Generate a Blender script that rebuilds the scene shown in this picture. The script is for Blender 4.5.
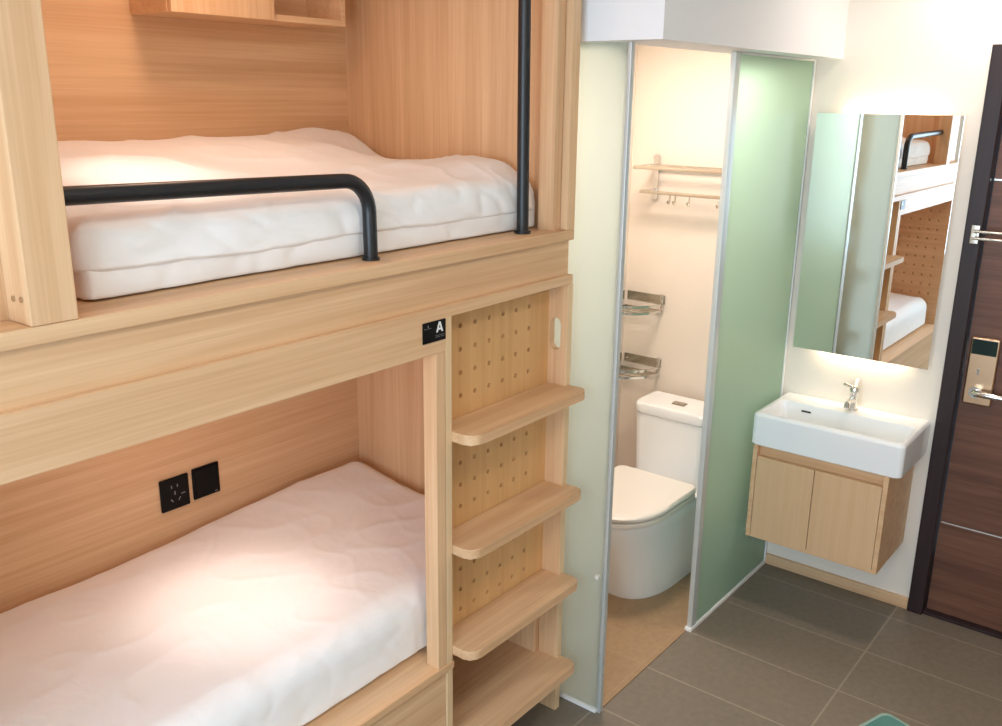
import bpy, bmesh, math, random
from mathutils import Vector, Matrix, noise

for o in list(bpy.data.objects):
    bpy.data.objects.remove(o)
scene = bpy.context.scene
COL = scene.collection
R = math.radians

# ------------------------------------------------------------------ camera
CAM = dict(f=919.5658, yaw=38.2108, pit=-16.1836, roll=0.6858, loc=(-2.2334, -1.4917, 1.9601))
cam_data = bpy.data.cameras.new('camera')
cam = bpy.data.objects.new('camera', cam_data)
COL.objects.link(cam)
_y, _p, _r = R(CAM['yaw']), R(CAM['pit']), R(CAM['roll'])
_f = Vector((math.cos(_p) * math.cos(_y), math.cos(_p) * math.sin(_y), math.sin(_p)))
_rt = Vector((math.sin(_y), -math.cos(_y), 0))
_up = _rt.cross(_f)
_r2 = _rt * math.cos(_r) + _up * math.sin(_r)
_u2 = _up * math.cos(_r) - _rt * math.sin(_r)
_m = Matrix((_r2, _u2, -_f)).transposed().to_4x4()
_m.translation = Vector(CAM['loc'])
cam.matrix_world = _m
cam_data.sensor_fit = 'HORIZONTAL'
cam_data.sensor_width = 36
cam_data.lens = 36 * CAM['f'] / 1002
cam_data.clip_start = 0.02
scene.camera = cam

# ------------------------------------------------------------------ world, lights, exposure
scene.view_settings.view_transform = 'Standard'
scene.view_settings.look = 'None'
scene.view_settings.gamma = 1
scene.view_settings.use_curve_mapping = False
scene.view_settings.exposure = 0.0
scene.cycles.use_denoising = True
scene.cycles.max_bounces = 10
scene.cycles.diffuse_bounces = 6
scene.cycles.transmission_bounces = 8
scene.cycles.sample_clamp_indirect = 6
scene.cycles.caustics_reflective = False
scene.cycles.caustics_refractive = False

world = bpy.data.worlds.new('world')
scene.world = world
world.use_nodes = True
bg = world.node_tree.nodes['Background']
bg.inputs[0].default_value = (0.62, 0.80, 1.0, 1)
bg.inputs[1].default_value = 1.5

WARM = (1.0, 0.69, 0.50)
PINK = (1.0, 0.83, 0.72)
NEUT = (1.0, 0.86, 0.70)
COOL = (0.66, 0.84, 1.0)


def area(name, loc, size, power, color, aim, size_y=None, spread=None):
    l = bpy.data.lights.new(name, 'AREA')
    l.energy = power
    l.color = color
    l.size = size
    if size_y:
        l.shape = 'RECTANGLE'
        l.size_y = size_y
    if spread:
        l.spread = R(spread)
    o = bpy.data.objects.new(name, l)
    o.location = loc
    d = (Vector(aim) - Vector(loc)).normalized()
    o.rotation_euler = d.to_track_quat('-Z', 'Y').to_euler()
    COL.objects.link(o)
    return o


def spot(name, loc, aim, power, color, angle, blend=0.6, rad=0.03):
    l = bpy.data.lights.new(name, 'SPOT')
    l.energy = power
    l.color = color
    l.spot_size = R(angle)
    l.spot_blend = blend
    l.shadow_soft_size = rad
    o = bpy.data.objects.new(name, l)
    o.location = loc
    d = (Vector(aim) - Vector(loc)).normalized()
    o.rotation_euler = d.to_track_quat('-Z', 'Y').to_euler()
    COL.objects.link(o)
    return o


# daylight through the big window in the wall behind the camera
area('window_daylight', (-3.92, -1.15, 1.55), 2.3, 98, COOL, (0, -1.15, 1.45), 1.7)
# entry ceiling lamp, then an unseen aisle lamp added to brighten the bunk front
area('ceiling_lamp_light_entry', (1.08, -0.80, 2.66), 0.10, 5, (1.0, 0.84, 0.75), (1.08, -0.80, 0), None, 130)
area('aisle_fill_light', (-1.3, -1.35, 2.66), 0.3, 11, NEUT, (-1.3, -1.35, 0))
# lamp in the bathroom ceiling
area('bathroom_lamp_light', (0.65, 0.2, 2.24), 0.28, 15, PINK, (0.65, 0.2, 0))
# one lamp in each berth
area('upper_berth_lamp_light', (-0.85, 0.40, 2.44), 0.14, 2.3, (1.0, 0.67, 0.49), (-0.85, 0.40, 0))
spot('upper_berth_reading_light', (-1.20, 0.40, 2.38), (-1.12, 0.36, 1.8), 13, PINK, 44, 1.0)
area('lower_berth_lamp_light', (-0.95, 0.46, 1.50), 0.14, 2.0, (1.0, 0.66, 0.52), (-0.95, 0.46, 0))
spot('lower_berth_reading_light', (-0.95, 0.395, 1.49), (-0.95, 0.395, 0.6), 17, (1.0, 0.83, 0.74), 52, 1.0, 0.09)
# strips behind the mirror
area('mirror_strip_light_above', (1.350, -0.455, 1.90), 0.32, 0.8, (1.0, 0.78, 0.50), (1.36, -0.455, 2.4), 0.018)
area('mirror_strip_light_below', (1.350, -0.455, 1.02), 0.32, 0.9, (1.0, 0.80, 0.55), (1.36, -0.455, 0.5), 0.018)


# ------------------------------------------------------------------ materials
def srgb(r, g, b):
    def c(v):
        v /= 255
        return v / 12.92 if v <= 0.04045 else ((v + 0.055) / 1.055) ** 2.4
    return (c(r), c(g), c(b), 1)


def new_mat(name):
    m = bpy.data.materials.new(name)
    m.use_nodes = True
    nt = m.node_tree
    return m, nt, nt.nodes['Principled BSDF']


def plain(name, col, rough=0.5, metal=0.0, bump=0.0, bscale=60, vary=0.03, spec=0.5, coat=0.0):
    m, nt, b = new_mat(name)
    N, L = nt.nodes, nt.links
    tc = N.new('ShaderNodeTexCoord')
    nz = N.new('ShaderNodeTexNoise')
    nz.inputs['Scale'].default_value = bscale
    nz.inputs['Detail'].default_value = 3
    L.new(tc.outputs['Object'], nz.inputs['Vector'])
    mx = N.new('ShaderNodeMix')
    mx.data_type = 'RGBA'
    mx.inputs[6].default_value = tuple(max(0, c * (1 - vary)) for c in col[:3]) + (1,)
    mx.inputs[7].default_value = tuple(min(1, c * (1 + vary)) for c in col[:3]) + (1,)
    L.new(nz.outputs['Fac'], mx.inputs[0])
    L.new(mx.outputs[2], b.inputs['Base Color'])
    b.inputs['Roughness'].default_value = rough
    b.inputs['Metallic'].default_value = metal
    b.inputs['Specular IOR Level'].default_value = spec
    b.inputs['Coat Weight'].default_value = coat
    if bump:
        bp = N.new('ShaderNodeBump')
        bp.inputs['Strength'].default_value = bump
        bp.inputs['Distance'].default_value = 0.002
        L.new(nz.outputs['Fac'], bp.inputs['Height'])
        L.new(bp.outputs[0], b.inputs['Normal'])
    return m


def wood(name, axis, light, dark, rough=0.45, stretch=26, along=0.8, contrast=(0.30, 0.72), seed=0.0):
    """Veneer with its grain running along axis."""
    m, nt, b = new_mat(name)
    N, L = nt.nodes, nt.links
    tc = N.new('ShaderNodeTexCoord')
    mp = N.new('ShaderNodeMapping')
    s = [stretch, stretch, stretch]
    s['XYZ'.index(axis)] = along
    mp.inputs['Scale'].default_value = s
    mp.inputs['Location'].default_value = (seed, seed * 1.7, seed * 0.6)
    L.new(tc.outputs['Object'], mp.inputs['Vector'])
    n1 = N.new('ShaderNodeTexNoise')
    n1.inputs['Scale'].default_value = 1.0
    n1.inputs['Detail'].default_value = 5
    n1.inputs['Roughness'].default_value = 0.62
    n1.inputs['Distortion'].default_value = 0.25
    L.new(mp.outputs[0], n1.inputs['Vector'])
    mp2 = N.new('ShaderNodeMapping')
    s2 = [stretch * 7] * 3
    s2['XYZ'.index(axis)] = along * 3
    mp2.inputs['Scale'].default_value = s2
    L.new(tc.outputs['Object'], mp2.inputs['Vector'])
    n2 = N.new('ShaderNodeTexNoise')
    n2.inputs['Scale'].default_value = 1.0
    n2.inputs['Detail'].default_value = 2
    L.new(mp2.outputs[0], n2.inputs['Vector'])
    mix = N.new('ShaderNodeMix')
    mix.data_type = 'FLOAT'
    mix.inputs[0].default_value = 0.3
    L.new(n1.outputs['Fac'], mix.inputs[2])
    L.new(n2.outputs['Fac'], mix.inputs[3])
    cr = N.new('ShaderNodeValToRGB')
    cr.color_ramp.elements[0].position = contrast[0]
    cr.color_ramp.elements[0].color = dark
    cr.color_ramp.elements[1].position = contrast[1]
    cr.color_ramp.elements[1].color = light
    L.new(mix.outputs[0], cr.inputs[0])
    L.new(cr.outputs[0], b.inputs['Base Color'])
    b.inputs['Roughness'].default_value = rough
    b.inputs['Specular IOR Level'].default_value = 0.35
    bp = N.new('ShaderNodeBump')
    bp.inputs['Strength'].default_value = 0.08
    bp.inputs['Distance'].default_value = 0.001
    L.new(mix.outputs[0], bp.inputs['Height'])
    L.new(bp.outputs[0], b.inputs['Normal'])
    return m


OAK_L, OAK_D = srgb(230, 196, 157), srgb(201, 157, 116)
M = {}
M['oak_x'] = wood('oak_grain_x', 'X', OAK_L, OAK_D)
M['oak_y'] = wood('oak_grain_y', 'Y', OAK_L, OAK_D, seed=3.1)
M['oak_z'] = wood('oak_grain_z', 'Z', OAK_L, OAK_D, seed=5.3)
M['oak_warm_lit'] = wood('oak_warm_lit', 'Z', srgb(222, 180, 126), srgb(200, 154, 102), seed=6.1)  # pegboard oak, warm light put into its colour
M['oak_plain'] = wood('oak_plain', 'Z', srgb(221, 186, 148), srgb(208, 171, 131), seed=2.2)
M['oak_edge'] = wood('oak_edge_band', 'Z', srgb(232, 205, 168), srgb(216, 184, 142), seed=8.0)
M['door_wood'] = wood('dark_walnut_veneer', 'Y', srgb(128, 89, 71), srgb(84, 55, 44), rough=0.4, stretch=34, along=1.4)
M['door_frame'] = wood('espresso_frame', 'Z', srgb(56, 40, 40), srgb(36, 25, 27), rough=0.4)
M['white_wall'] = plain('white_wall_paint', srgb(238, 229, 217), 0.7, bump=0.05, bscale=90, vary=0.01)
M['beam_daylit'] = plain('bulkhead_paint_daylit', srgb(238, 240, 243), 0.6, vary=0.01)  # cooler white, bluish window light painted into the beam colour
M['bath_wall'] = plain('cream_bathroom_wall', srgb(233, 222, 210), 0.35, bscale=8, vary=0.015)
M['ceiling'] = plain('ceiling_paint', srgb(240, 240, 240), 0.8, vary=0.01)
M['ceramic'] = plain('glazed_ceramic', srgb(243, 245, 247), 0.12, vary=0.005, bscale=10, spec=0.5)
M['plastic_white'] = plain('white_plastic', srgb(242, 238, 232), 0.3, vary=0.005)
M['chrome'] = plain('chrome', srgb(225, 222, 218), 0.12, 1.0, vary=0.02)
M['steel'] = plain('brushed_steel', srgb(202, 194, 180), 0.22, 1.0, vary=0.05)
M['lock_metal'] = plain('satin_bronze_steel', srgb(205, 172, 140), 0.32, 1.0, vary=0.04)
M['aluminium'] = plain('anodised_aluminium', srgb(206, 214, 214), 0.45, 0.5, vary=0.02)
M['white_profile'] = plain('white_profile', srgb(240, 240, 238), 0.4, vary=0.01)
M['black_metal'] = plain('black_powder_coat', srgb(24, 26, 30), 0.38, 0.0, vary=0.05, bump=0.03, bscale=400)
M['black_plastic'] = plain('black_plastic', srgb(7, 7, 8), 0.4, vary=0.05, spec=0.2)
M['dark_hole'] = plain('dark_slot', srgb(30, 26, 24), 0.6)
M['sticker_white'] = plain('print_white', srgb(235, 238, 240), 0.5, vary=0.01)
M['sticker_grey'] = plain('print_grey', srgb(120, 124, 130), 0.5, vary=0.02)
M['teal'] = plain('teal_plastic', srgb(62, 116, 108), 0.35, vary=0.03)
M['teal_rim'] = plain('pale_teal_edge', srgb(128, 160, 152), 0.4, vary=0.03)
M['sensor_green'] = plain('dark_green_sensor', srgb(16, 40, 38), 0.15, vary=0.02)


def fabric(name, col):
    m, nt, b = new_mat(name)
    N, L = nt.nodes, nt.links
    tc = N.new('ShaderNodeTexCoord')
    n1 = N.new('ShaderNodeTexNoise')
    n1.inputs['Scale'].default_value = 7
    n1.inputs['Detail'].default_value = 4
    n1.inputs['Distortion'].default_value = 0.6
    L.new(tc.outputs['Object'], n1.inputs['Vector'])
    bp = N.new('ShaderNodeBump')
    bp.inputs['Strength'].default_value = 0.22
    bp.inputs['Distance'].default_value = 0.02
    L.new(n1.outputs['Fac'], bp.inputs['Height'])
    L.new(bp.outputs[0], b.inputs['Normal'])
    b.inputs['Base Color'].default_value = col
    b.inputs['Roughness'].default_value = 0.85
    b.inputs['Specular IOR Level'].default_value = 0.2
    b.inputs['Sheen Weight'].default_value = 0.15
    return m


M['sheet'] = fabric('white_cotton', srgb(239, 239, 240))


def frosted(name, tint, trans, trans_fac=0.6, gloss=0.5):
    m = bpy.data.materials.new(name)
    m.use_nodes = True
    nt = m.node_tree
    N, L = nt.nodes, nt.links
    N.remove(N['Principled BSDF'])
    out = N['Material Output']
    tr = N.new('ShaderNodeBsdfTranslucent')
    tr.inputs[0].default_value = trans
    df = N.new('ShaderNodeBsdfDiffuse')
    df.inputs[0].default_value = tint
    mx = N.new('ShaderNodeMixShader')
    mx.inputs[0].default_value = trans_fac
    L.new(df.outputs[0], mx.inputs[1])
    L.new(tr.outputs[0], mx.inputs[2])
    gl = N.new('ShaderNodeBsdfGlossy')
    gl.inputs['Roughness'].default_value = 0.3
    fr = N.new('ShaderNodeFresnel')
    fr.inputs[0].default_value = 1.45
    ml = N.new('ShaderNodeMath')
    ml.operation = 'MULTIPLY'
    ml.inputs[1].default_value = gloss
    L.new(fr.outputs[0], ml.inputs[0])
    m2 = N.new('ShaderNodeMixShader')
    L.new(ml.outputs[0], m2.inputs[0])
    L.new(mx.outputs[0], m2.inputs[1])
    L.new(gl.outputs[0], m2.inputs[2])
    L.new(m2.outputs[0], out.inputs[0])
    return m


M['frosted_green'] = frosted('frosted_green_glass', srgb(188, 223, 209), srgb(218, 241, 230), 0.76)
M['frosted_backlit'] = frosted('frosted_backlit_glass', srgb(206, 234, 230), srgb(246, 252, 247), 0.85)  # paler copy of the glass, bathroom light from behind put into the tint

m, nt, b = new_mat('mirror_silver')
b.inputs['Base Color'].default_value = (0.93, 0.95, 0.94, 1)
b.inputs['Metallic'].default_value = 1
b.inputs['Roughness'].default_value = 0.0
M['mirror'] = m

m, nt, b = new_mat('clear_glass')
b.inputs['Base Color'].default_value = (0.95, 0.98, 1, 1)
b.inputs['Transmission Weight'].default_value = 1
b.inputs['Roughness'].default_value = 0.0
b.inputs['IOR'].default_value = 1.45
M['glass'] = m


def emit(name, col, s):
    m, nt, b = new_mat(name)
    b.inputs['Base Color'].default_value = (0.8, 0.8, 0.8, 1)
    b.inputs['Emission Color'].default_value = tuple(col) + (1,)
    b.inputs['Emission Strength'].default_value = s
    return m


M['lamp'] = emit('lamp_diffuser', NEUT, 6)
M['lamp_warm'] = emit('warm_lamp_diffuser', WARM, 6)
M['strip'] = emit('led_strip', (1.0, 0.8, 0.55), 2)


def tiles(name, c1, c2, grout, w, h, off=(0, 0), rough=0.45, mortar=0.004, rotate=True):
    m, nt, b = new_mat(name)
    N, L = nt.nodes, nt.links
    tc = N.new('ShaderNodeTexCoord')
    mp = N.new('ShaderNodeMapping')
    mp.inputs['Location'].default_value = (off[0], off[1], 0)
    if rotate:
        mp.inputs['Rotation'].default_value = (0, 0, R(90))
    L.new(tc.outputs['Object'], mp.inputs['Vector'])
    br = N.new('ShaderNodeTexBrick')
    br.offset = 0.0
    br.inputs['Scale'].default_value = 1
    br.inputs['Brick Width'].default_value = w
    br.inputs['Row Height'].default_value = h
    br.inputs['Mortar Size'].default_value = mortar
    br.inputs['Mortar Smooth'].default_value = 0.3
    br.inputs['Color1'].default_value = c1
    br.inputs['Color2'].default_value = c2
    br.inputs['Mortar'].default_value = grout
    L.new(mp.outputs[0], br.inputs['Vector'])
    nz = N.new('ShaderNodeTexNoise')
    nz.inputs['Scale'].default_value = 45
    nz.inputs['Detail'].default_value = 6
    L.new(tc.outputs['Object'], nz.inputs['Vector'])
    mul = N.new('ShaderNodeMix')
    mul.data_type = 'RGBA'
    mul.blend_type = 'MULTIPLY'
    mul.inputs[0].default_value = 0.55
    cr = N.new('ShaderNodeValToRGB')
    cr.color_ramp.elements[0].position = 0.3
    cr.color_ramp.elements[0].color = (0.72, 0.72, 0.72, 1)
    cr.color_ramp.elements[1].position = 0.7
    cr.color_ramp.elements[1].color = (1, 1, 1, 1)
    L.new(nz.outputs['Fac'], cr.inputs[0])
    L.new(br.outputs['Color'], mul.inputs[6])
    L.new(cr.outputs[0], mul.inputs[7])
    L.new(mul.outputs[2], b.inputs['Base Color'])
    b.inputs['Roughness'].default_value = rough
    bp = N.new('ShaderNodeBump')
    bp.inputs['Strength'].default_value = 0.12
    bp.inputs['Distance'].default_value = 0.002
    L.new(nz.outputs['Fac'], bp.inputs['Height'])
    L.new(bp.outputs[0], b.inputs['Normal'])
    return m


# grout lines: one every 0.6 m in Y (at Y = -0.72), one every 0.3 m in X (at X = 0.65)
M['floor'] = tiles('grey_stone_tile', srgb(128, 118, 104), srgb(123, 113, 100), srgb(152, 142, 126), 0.6, 0.3,
                   off=(0, 0))
M['bath_floor'] = tiles('warm_lit_bathroom_tile', srgb(168, 140, 107), srgb(164, 136, 104), srgb(172, 144, 112), 0.6, 0.3)  # tan tone paints the warm bathroom light into the tile


# ------------------------------------------------------------------ mesh helpers
def nbm():
    return bmesh.new()


def bx(bm, x0, x1, y0, y1, z0, z1, bev=0.0, seg=2):
    vs = [bm.verts.new((x, y, z)) for x in (x0, x1) for y in (y0, y1) for z in (z0, z1)]
    idx = [(0, 1, 3, 2), (4, 6, 7, 5), (0, 4, 5, 1), (2, 3, 7, 6), (0, 2, 6, 4), (1, 5, 7, 3)]
    fs = [bm.faces.new([vs[i] for i in f]) for f in idx]
    if bev:
        es = set()
        for f in fs:
            es.update(f.edges)
        bmesh.ops.bevel(bm, geom=list(es), offset=bev, segments=seg, affect='EDGES', profile=0.5)
    return bm


def box(x0, x1, y0, y1, z0, z1, bev=0.0015, seg=2):
    return bx(nbm(), x0, x1, y0, y1, z0, z1, bev, seg)


def prism(bm, pts, z0, z1, bev=0.0):
    """Upright prism over a plan outline (counter-clockwise)."""
    lo = [bm.verts.new((x, y, z0)) for x, y in pts]
    hi = [bm.verts.new((x, y, z1)) for x, y in pts]
    n = len(pts)
    f0 = bm.faces.new(list(reversed(lo)))
    f1 = bm.faces.new(hi)
    for i in range(n):
        j = (i + 1) % n
        bm.faces.new((lo[i], lo[j], hi[j], hi[i]))
    if bev:
        es = list(set(f0.edges) | set(f1.edges))
        bmesh.ops.bevel(bm, geom=es, offset=bev, segments=2, affect='EDGES', profile=0.5)
    return bm


def loft(bm, rings, cap0=True, cap1=True):
    vr = [[bm.verts.new(p) for p in ring] for ring in rings]
    n = len(rings[0])
    for a, c in zip(vr, vr[1:]):
        for i in range(n):
            j = (i + 1) % n
            bm.faces.new((a[i], a[j], c[j], c[i]))
    if cap0:
        bm.faces.new(list(reversed(vr[0])))
    if cap1:
        bm.faces.new(vr[-1])
    return bm


def tube(bm, pts, r, n=14, cap=True):
    pts = [Vector(p) for p in pts]
    rings = []
    t0 = (pts[1] - pts[0]).normalized()
    ref = Vector((0, 0, 1)) if abs(t0.z) < 0.9 else Vector((0, 1, 0))
    nrm = t0.cross(ref).normalized()
    for i, p in enumerate(pts):
        if i == 0:
            t = t0
        elif i == len(pts) - 1:
            t = (pts[i] - pts[i - 1]).normalized()
        else:
            t = ((pts[i] - pts[i - 1]).normalized() + (pts[i + 1] - pts[i]).normalized()).normalized()
        nrm = (nrm - t * nrm.dot(t)).normalized()
        bn = t.cross(nrm)
        rr = r[i] if isinstance(r, (list, tuple)) else r
        rings.append([p + (nrm * math.cos(a) + bn * math.sin(a)) * rr
                      for a in [2 * math.pi * k / n for k in range(n)]])
    return loft(bm, rings, cap, cap)


def arc(c, r, a0, a1, n, plane='XZ', const=0.0):
    out = []
    for k in range(n + 1):
        a = R(a0 + (a1 - a0) * k / n)
        u, v = c[0] + r * math.cos(a), c[1] + r * math.sin(a)
        out.append((u, const, v) if plane == 'XZ' else (u, v, const) if plane == 'XY' else (const, u, v))
    return out


def cyl(bm, p0, p1, r, n=20):
    return tube(bm, [p0, p1], r, n)


def thing(name, label, cat, loc, group=None, kind=None):
    o = bpy.data.objects.new(name, None)
    o.empty_display_size = 0.05
    o.location = bpt(*loc) if BUNK['on'] else loc
    COL.objects.link(o)
    if label:
        o['label'] = label
    if cat:
        o['category'] = cat
    if group:
        o['group'] = group
    if kind:
        o['kind'] = kind
    return o


BUNK = {'on': False}
BS, BT = 0.985, (-0.0335, -0.0224, 0.0294)      # the bunk is drawn at one size and set down a little smaller


def bpt(x, y, z):
    return (x * BS + BT[0], y * BS + BT[1], z * BS + BT[2])


def obj(name, bm, mat, parent=None, smooth=True, label=None, origin=None, angle=40):
    """Link a bmesh given in room coordinates as one object, under its thing if there is one."""
    if BUNK['on']:
        for v in bm.verts:
            v.co = bpt(*v.co)
    bmesh.ops.recalc_face_normals(bm, faces=bm.faces)
    base = Vector((0, 0, 0))
    p = parent
    while p is not None:
        base += p.location
        p = p.parent
    if origin is not None:
        base = base + (Vector(origin) - base)
    bmesh.ops.translate(bm, verts=bm.verts, vec=-base)
    me = bpy.data.meshes.new(name)
    bm.to_mesh(me)
    bm.free()
    me.materials.append(M[mat] if isinstance(mat, str) else mat)
    if smooth:
        for p_ in me.polygons:
            p_.use_smooth = True
        me.set_sharp_from_angle(angle=R(angle))
    o = bpy.data.objects.new(name, me)
    COL.objects.link(o)
    if smooth and angle < 100:
        wn = o.modifiers.new('shading', 'WEIGHTED_NORMAL')
        wn.keep_sharp = True
    if parent is not None:
        o.parent = parent
        par = Vector((0, 0, 0))
        p = parent
        while p is not None:
            par += p.location
            p = p.parent
        o.location = base - par
    else:
        o.location = base
    if label:
        o['label'] = label
    return o


def struct(name, bm, mat, parent=None, smooth=False):
    o = obj(name, bm, mat, parent, smooth)
    if parent is None:
        o['kind'] = 'structure'
    return o


def tag(o, label, cat, group=None):
    o['label'] = label
    o['category'] = cat
    if group:
        o['group'] = group
    return o


# ------------------------------------------------------------------ room shell
XW = 1.37           # wall with the basin and the door
YG = -0.146         # line of the glass screen and the bathroom doorway
YB = 0.62           # bathroom back wall
YL = 0.95           # room wall behind the bunk
YR, XB, ZC = -2.6, -4.0, 2.72

# floor: object origin on a grout crossing so that the tile lines fall as in the room
bm = nbm()
bx(bm, XB - 0.1, XW + 0.6, YR - 0.1, YL + 0.1, -0.1, 0.0)
o = obj('floor', bm, 'floor', None, False, origin=(0.65, -0.72, 0))
o['kind'] = 'structure'
o = obj('floor_bathroom', box(0.035, XW - 0.001, YG + 0.005, YB - 0.001, 0.0, 0.004, 0), 'bath_floor', None, False, origin=(0.65, -0.72, 0))
o['kind'] = 'structure'
struct('ceiling', box(XB - 0.1, XW + 0.6, YR - 0.1, YL + 0.1, ZC, ZC + 0.1, 0), 'ceiling')
# basin wall with the door opening
D0, D1, DZ = -0.757, -1.74, 2.146
bm = nbm()
bx(bm, XW, XW + 0.12, D0, YL + 0.1, 0, ZC)
bx(bm, XW, XW + 0.12, D1, D0, DZ, ZC)
bx(bm, XW, XW + 0.12, YR - 0.1, D1, 0, ZC)
struct('wall_front', bm, 'white_wall')
struct('wall_left', box(XB - 0.1, XW + 0.12, YL, YL + 0.1, 0, ZC, 0), 'white_wall')
struct('wall_right', box(XB - 0.1, XW + 0.12, YR - 0.1, YR, 0, ZC, 0), 'white_wall')
# wall with the window, behind the camera
W0, W1, WZ0, WZ1 = -2.35, 0.05, 0.65, 2.45
bm = nbm()
bx(bm, XB - 0.1, XB, YR, W0, 0, ZC)
bx(bm, XB - 0.1, XB, W1, YL, 0, ZC)
bx(bm, XB - 0.1, XB, W0, W1, 0, WZ0)
bx(bm, XB - 0.1, XB, W0, W1, WZ1, ZC)
struct('wall_back', bm, 'white_wall')
bm = nbm()
for y0, y1 in ((W0, W0 + 0.05), ((W0 + W1) / 2 - 0.025, (W0 + W1) / 2 + 0.025), (W1 - 0.05, W1)):
    bx(bm, XB - 0.08, XB - 0.02, y0, y1, WZ0, WZ1, 0.004)
for z0, z1 in ((WZ0, WZ0 + 0.05), (WZ1 - 0.05, WZ1)):
    bx(bm, XB - 0.08, XB - 0.02, W0, W1, z0, z1, 0.004)
w1 = struct('window_1', bm, 'white_profile')
struct('window_pane', box(XB - 0.055, XB - 0.045, W0 + 0.05, W1 - 0.05, WZ0 + 0.05, WZ1 - 0.05, 0), 'glass', w1)

# bathroom walls, ceiling, and the boxed-in beam above its front
struct('wall_bathroom_back', box(0.0, XW - 0.001, YB, YB + 0.06, 0, ZC, 0), 'bath_wall')
struct('wall_bathroom_end', box(XW - 0.006, XW - 0.0005, YG + 0.03, YB, 0, 2.30, 0), 'bath_wall')
struct('wall_bathroom_side', box(0.012, 0.040, 0.101, YB, 0, 2.30, 0), 'bath_wall')
struct('ceiling_bathroom', box(0.03, XW - 0.006, YG + 0.09, YB, 2.28, 2.30, 0), 'ceiling')
bm = nbm()
prism(bm, [(0.0, -0.254), (XW, -0.254), (XW, YG + 0.09), (0.09, YG + 0.09), (0.09, YB), (0.0, YB)], 2.107, ZC)
struct('wall_bulkhead', bm, 'beam_daylit')

# baseboard of light wood
struct('baseboard_front', box(1.354, XW, D0 + 0.002, YG - 0.012, 0, 0.046, 0.002), 'oak_y')
struct('baseboard_right', box(XB, XW, YR, YR + 0.014, 0, 0.06, 0.002), 'oak_x')

# door of dark veneer in its espresso frame
FW = 0.056
bm = nbm()
bx(bm, 1.345, 1.49, D0 - FW, D0, 0, DZ, 0.003)
bx(bm, 1.345, 1.49, D1, D1 + FW, 0, DZ, 0.003)
bx(bm, 1.345, 1.49, D1 + FW, D0 - FW, DZ - FW, DZ, 0.003)
door = struct('door_1', bm, 'door_frame')
bm = nbm()
bx(bm, 1.395, 1.44, D1 + FW + 0.004, D0 - FW - 0.004, 0.012, DZ - FW - 0.004, 0.002)
obj('door_leaf', bm, 'door_wood', door, label='dark brown veneered door leaf')
bm = nbm()
for zz in (0.392, 1.70):
    bx(bm, 1.3935, 1.396, D1 + FW + 0.004, D0 - FW - 0.004, zz - 0.003, zz + 0.003, 0)
obj('inlay_strip', bm, 'chrome', door, label='thin silver inlay lines')
obj('door_threshold', box(1.36, 1.44, D1 + FW, D0 - FW, 0.0, 0.011, 0.002), 'door_frame', door)
# lock plate, sensor, lever, keyhole
lk = obj('door_lock', box(1.374, 1.396, -0.925, -0.829, 0.888, 1.140, 0.006, 3), 'lock_metal', door, label='tall satin metal lock plate')
obj('lock_sensor', box(1.3715, 1.3745, -0.919, -0.835, 1.078, 1.134, 0.001), 'sensor_green', lk, label='dark glossy card sensor')
bm = nbm()
cyl(bm, (1.3745, -0.873, 0.942), (1.345, -0.873, 0.942), 0.021, 24)
tube(bm, [(1.350, -0.873, 0.942), (1.338, -0.878, 0.942), (1.333, -0.900, 0.942), (1.334, -0.95, 0.941), (1.338, -1.0, 0.939)],
     [0.013, 0.0125, 0.0115, 0.011, 0.009], 14)
obj('lock_lever', bm, 'chrome', lk, label='chrome lever handle')
bm = nbm()
cyl(bm, (1.3745, -0.868, 1.02), (1.3715, -0.868, 1.02), 0.006, 14)
bx(bm, 1.3722, 1.3745, -0.871, -0.865, 1.0, 1.02, 0)
obj('lock_keyhole', bm, 'chrome', lk)
# swing-bar guard at head height
g = obj('door_guard', box(1.336, 1.346, -0.808, -0.780, 1.478, 1.545, 0.003), 'steel', door, label='brass-toned swing bar guard')
bm = nbm()
cyl(bm, (1.336, -0.794, 1.512), (1.318, -0.794, 1.512), 0.008, 14)
for zz in (1.500, 1.524):
    tube(bm, [(1.322, -0.792, zz), (1.322, -0.90, zz), (1.322, -0.965, zz)], 0.0055, 10)
tube(bm, [(1.322, -0.965, 1.500)] + [(1.322, y, z) for y, z in
     [(-0.965 - 0.012 * math.sin(R(a)), 1.512 - 0.012 * math.cos(R(a))) for a in range(0, 181, 30)]], 0.0055, 10)
bx(bm, 1.352, 1.396, -0.935, -0.895, 1.485, 1.54, 0.004)
obj('guard_bar', bm, 'steel', g)
obj('strike_plate', box(1.3962, 1.3975, -0.8155, -0.8135, 1.00, 1.12, 0), 'chrome', door)

# ------------------------------------------------------------------ glass screens of the bathroom
ZG = 2.105
s1 = thing('frosted_glass_screen', 'narrow pale frosted glass panel beside the bunk ladder', 'glass screen', (0.03, -0.07, 0))
obj('glass_panel', box(0.024, 0.036, YG + 0.008, 0.10, 0.012, ZG, 0.001), 'frosted_backlit', s1)
obj('edge_profile', box(0.020, 0.040, YG - 0.004, YG + 0.008, 0.0, ZG, 0.002), 'aluminium', s1)
obj('sill_strip', box(0.012, 0.042, YG + 0.008, 0.10, 0.0, 0.012, 0.002), 'white_profile', s1, label='white strip along the floor')
bm = nbm()
cyl(bm, (0.024, -0.118, 0.495), (0.014, -0.118, 0.495), 0.007, 14)
obj('bumper', bm, 'plastic_white', s1, label='small white door bumper')
s2 = thing('frosted_glass_screen', 'wide green frosted glass panel beside the washbasin', 'glass screen', (1.0, YG, 0))
obj('glass_panel', box(0.70, 1.352, YG - 0.006, YG + 0.006, 0.014, ZG - 0.006, 0.001), 'frosted_green', s2)
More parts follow.
